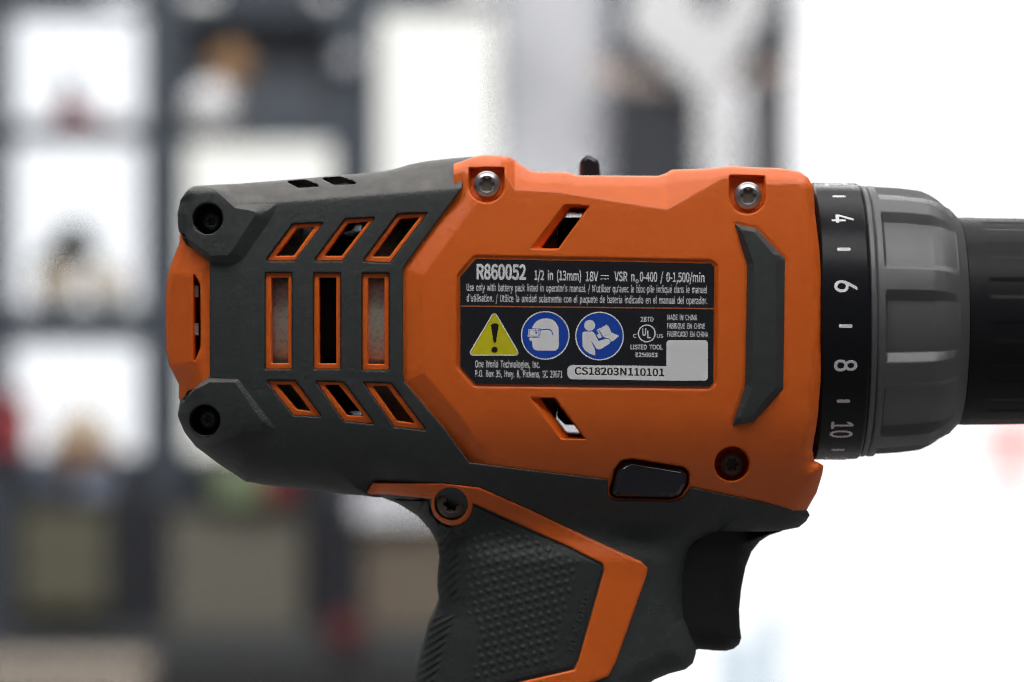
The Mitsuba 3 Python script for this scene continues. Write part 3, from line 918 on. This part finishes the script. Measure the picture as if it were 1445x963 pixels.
SH = 6.0
PX = SH / (CAM - REF)
sf = 'display_shelf'
labels[sf] = {'label': 'dark open display shelf with bright cubbyholes, out of focus behind the drill', 'category': 'shelf'}
for (a, b) in ((-60, 19), (199, 263), (469, 535)):
    put(f'{sf}__upright', tapered(a, b, -260, 900, SH, 0.12, 0.020), 'm_frame', False, True)
for (a, b, c, d) in ((19, 199, 4, 26), (19, 199, 172, 203), (19, 199, 431, 487), (263, 469, 174, 203), (263, 469, 436, 484), (263, 469, 2, 26), (535, 700, -8, 20)):
    put(f'{sf}__shelf_board', tapered(a, b, c, d, SH + 0.003, 0.08, 0, 0.0075), 'm_frame', False, True)
for (a, b) in ((8, 205), (258, 474)):
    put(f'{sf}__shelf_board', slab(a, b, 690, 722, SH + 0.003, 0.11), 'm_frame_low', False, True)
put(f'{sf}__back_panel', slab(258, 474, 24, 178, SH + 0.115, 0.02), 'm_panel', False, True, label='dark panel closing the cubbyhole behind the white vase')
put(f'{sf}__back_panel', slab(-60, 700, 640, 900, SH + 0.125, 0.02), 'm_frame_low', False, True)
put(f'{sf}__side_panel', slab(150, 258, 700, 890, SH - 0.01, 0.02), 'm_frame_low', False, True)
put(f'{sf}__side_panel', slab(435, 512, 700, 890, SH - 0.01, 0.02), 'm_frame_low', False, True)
put(f'{sf}__plinth', slab(-60, 720, 888, 940, SH - 0.03, 0.3), 'm_plinth', False, True)

for (a, b) in ((8, 140), (195, 255), (305, 445), (495, 640)):
    put(f'{sf}__top_panel', slab(a, b, -120, 9, SH + 0.001, 0.02), 'm_frame', False, True)
put(f'{sf}__top_panel', slab(140, 495, -120, -14, SH + 0.004, 0.02), 'm_frame', False, True)
# the daylit windows behind
glow('window', pane(-700, 205, -500, 640, SH + 0.6), (1.08, 1.11, 1.14), label='bright daylit window behind the cubbyholes of the dark shelf', category='window')
glow('window', pane(240, 740, -500, 640, SH + 0.62), (1.03, 1.02, 0.96), 'm_frame', label='cream-white window between the dark shelf and the pale column', category='window')
glow('window', pane(1120, 3000, -900, 1900, SH + 0.5), (1.3, 1.3, 1.3), 'm_slate', label='large blown-out white window on the right behind the chuck', category='window')
glow('window', pane(880, 1120, 120, 1900, SH + 0.55), (1.2, 1.21, 1.22), 'm_slate', label='white window strip behind the trigger and between the dark posts', category='window')
put('column', slab(700, 862, -500, 1300, SH + 0.2, 0.3, 0.03), 'm_column', False, True, label='pale lavender-grey column beside the cream window', category='column')
put('post', slab(860, 986, 122, 620, SH + 0.1, 0.1, 0.006), 'm_post', False, True, label='wide dark grey post under the slate header, beside the pale column', category='post')
put('post', slab(1054, 1118, 110, 620, SH + 0.1, 0.08, 0.006), 'm_post_pale', False, True, label='narrow mid-grey post under the slate header, nearest the white window', category='post')
hd = 'header_board'
put(hd, slab(865, 1114, -260, 118, SH + 0.12, 0.05, 0.006), 'm_slate', False, True, label='slate blue header board behind the white spanner shape', category='board')
# white spanner cut from thick board
def prism(pts, dst, depth):
    q = [at(a, b, dst) for a, b in pts]
    g = Polygon([(a[0], a[2]) for a in q]).buffer(-0.004).buffer(0.004)
    m = trimesh.creation.extrude_polygon(g, depth, engine='earcut')
    v = np.array(m.vertices)
    return np.stack([v[:, 0], q[0][1] + depth - v[:, 2], v[:, 1]], 1), np.array(m.faces)


put('spanner_cutout', prism([(905, -60), (882, 38), (905, 58), (950, 96), (986, 130), (990, 620), (1050, 620), (1046, 190), (1030, 110), (1062, 55), (1088, 0), (1078, -60), (1030, -60), (1024, 6), (1008, 24), (990, 16), (982, -10), (975, -60)], SH + 0.02, 0.06), 'm_white', False, True,
    label='white spanner-shaped cutout standing in front of the slate header', category='cutout')
for pts in ([(830, 84), (866, 92), (905, 104), (940, 114), (938, 126), (900, 122), (860, 114), (830, 104)], [(1046, 104), (1080, 94), (1118, 80), (1118, 96), (1085, 112), (1048, 122)]):
    put(f'{hd}__curved_lip', prism(pts, SH + 0.09, 0.02), 'm_lip', False, True)

# things on the shelf
k = 'toolbox_bottle'
b0 = numbered('squeeze_bottle')
put(f'{b0}__base', turned(105, 180, SH + 0.06, [(0, 0), (0.030, 0), (0.032, 0.008), (0.030, 0.030), (0.018, 0.034), (0, 0.034)]), 'm_red', 30, True)
put(f'{b0}__neck', turned(97, 152, SH + 0.06, [(0, 0), (0.017, 0), (0.018, 0.025), (0.012, 0.04), (0.010, 0.05), (0, 0.05)]), 'm_post_pale', 30, True)
labels[b0] = {'label': 'small red-footed bottle with grey neck in the top left cubbyhole', 'category': 'bottle'}
put('red_tray', slab(74, 160, 165, 178, SH + 0.01, 0.09), 'm_red', False, True, label='low red tray in the top left cubbyhole', category='tray')
j0 = 'lidded_jar'
put(f'{j0}__body', ball(80, 398, SH + 0.06, 0.040), 'm_cream', True, True)
put(f'{j0}__lid', prism([(42, 378), (64, 346), (98, 310), (118, 314), (140, 366), (118, 374), (92, 368), (64, 384)], SH + 0.03, 0.06), 'm_ink', False, True)
labels[j0] = {'label': 'round cream jar with tilted black lid in the middle left cubbyhole', 'category': 'jar'}
put('cream_ball', ball(152, 402, SH + 0.06, 0.034), 'm_cream', True, True, label='second cream ball right of the black-lidded jar', category='ball')
wb = 'wooden_bowl'
put(f'{wb}__bowl', turned(118, 668, SH + 0.06, [(0, 0), (0.028, 0), (0.046, 0.020), (0.054, 0.05), (0.050, 0.052), (0.04, 0.03), (0, 0.02)]), 'm_wood', 30, True)
put(f'{wb}__filling', ball(115, 612, SH + 0.06, 0.044), 'm_cream', True, True)
labels[wb] = {'label': 'brown wooden bowl heaped with cream, in the lower left cubbyhole', 'category': 'bowl'}
va = 'white_vase'
put(f'{va}__body', ball(298, 150, SH - 0.02, 0.042, 1.05), 'm_white', True, True)
put(f'{va}__flower_head', ball(326, 94, SH - 0.02, 0.034), 'm_tan', True, True)
labels[va] = {'label': 'round white vase with a tan dried flower head against the dark panel', 'category': 'vase'}
put('pale_ball', ball(490, 84, SH - 0.03, 0.016), 'm_column', True, True, label='small pale ball on the dark upright right of the white vase', category='ball')
put('red_box', slab(-20, 34, 560, 640, SH - 0.02, 0.08), 'm_red', False, True, label='red box at the left edge beside the wooden bowl', category='box')
put('grey_box', slab(40, 90, 640, 690, SH + 0.05, 0.08), 'm_bluegrey', False, True, label='blue-grey box below left of the wooden bowl', category='box')
put('grey_box', slab(108, 160, 655, 705, SH - 0.02, 0.08), 'm_bluegrey', False, True, label='blue-grey box below right of the wooden bowl', category='box')
put('green_box', slab(300, 372, 655, 712, SH - 0.05, 0.1), 'm_green', False, True, label='dull green box just under the rear of the drill', category='box')
put('red_box', slab(378, 410, 664, 702, SH - 0.06, 0.06), 'm_red', False, True, label='small red box next to the green box under the drill', category='box')
put('pale_tray', slab(500, 640, 690, 738, SH - 0.05, 0.2), 'm_column', False, True, label='pale blue-grey tray behind the top of the handle', category='tray')
put('cardboard_box', slab(28, 150, 722, 860, SH - 0.02, 0.2), 'm_card', False, True, label='olive cardboard box on the low shelf at the far left', category='box')
put('cardboard_box', slab(240, 425, 728, 888, SH - 0.02, 0.2), 'm_card_grey', False, True, label='wide grey-beige cardboard box on the low shelf under the drill', category='box')
put('cardboard_box', slab(514, 680, 740, 888, SH - 0.02, 0.2), 'm_card_brown', False, True, label='brown cardboard box behind the back of the handle', category='box')
plastic('m_maroon', (0.12, 0.02, 0.025), 0.5, 0.3)
put('red_jar', ball(487, 892, SH - 0.08, 0.030), 'm_maroon', True, True, label='dark red jar low in front of the brown cardboard box', category='jar')
put('beige_platform', slab(-300, 200, 938, 1100, SH - 0.3, 0.2), 'm_beige', False, True, label='beige platform edge at the bottom left', category='platform')
glow('glow_patch', pane(1388, 1470, 590, 668, SH + 0.47), (1.15, 0.62, 0.58), label='pink glowing patch added before the window below the chuck', category='glow_patch')  # emissive patch standing in for a pale thing veiled by glare

glow('glow_patch', pane(1012, 1066, 900, 1060, SH + 0.48), (0.60, 0.70, 0.78), label='pale blue glowing strip added low before the window left of the other strip, below the trigger', category='glow_patch')  # emissive strips added for faint tints in the bright window
glow('glow_patch', pane(1078, 1106, 860, 1060, SH + 0.48), (0.5, 0.62, 0.70), label='pale blue glowing strip added before the window under the cream strip', category='glow_patch')
glow('glow_patch', pane(1076, 1104, 700, 848, SH + 0.48), (0.95, 0.95, 0.8), label='cream glowing strip added before the window right of the trigger', category='glow_patch')
glow('glow_patch', pane(1396, 1450, 680, 714, SH + 0.46), (0.8, 0.78, 0.76), label='grey glowing patch added under the pink patch before the right window', category='glow_patch')
# ceiling lamps: unseen fixtures overhead, the last added to brighten the background shelf
def ceiling_lamp(x0, x1, y0, y1, z, rad):
    key = numbered('ceiling_lamp')
    labels[key] = {'kind': 'structure'}
    put(f'{key}__casing', wbox(x0 - 0.02, x1 + 0.02, y0 - 0.02, y1 + 0.02, z + 0.01, z + 0.08), 'm_fixture', False, True)
    g = (np.array([[x0, y0, z], [x1, y0, z], [x1, y1, z], [x0, y1, z]]), np.array([[0, 2, 1], [0, 3, 2]]))
    scene[f'{key}__diffuser'] = mikit.ply(trimesh.Trimesh(*g, process=False), 'm_white', smooth=False)
    scene[f'{key}__diffuser']['emitter'] = {'type': 'area', 'radiance': rgb(*[rad * c for c in (1.0, 0.99, 0.97)])}


ceiling_lamp(-1.4, 1.4, -1.3, -0.45, 1.7, 5.6)
ceiling_lamp(-1.4, 1.4, 0.2, 1.4, 1.7, 2.4)
ceiling_lamp(-1.8, 1.0, 2.6, 4.4, 1.7, 5.0)  # added lamp, out of view, that lights the shelf and its things
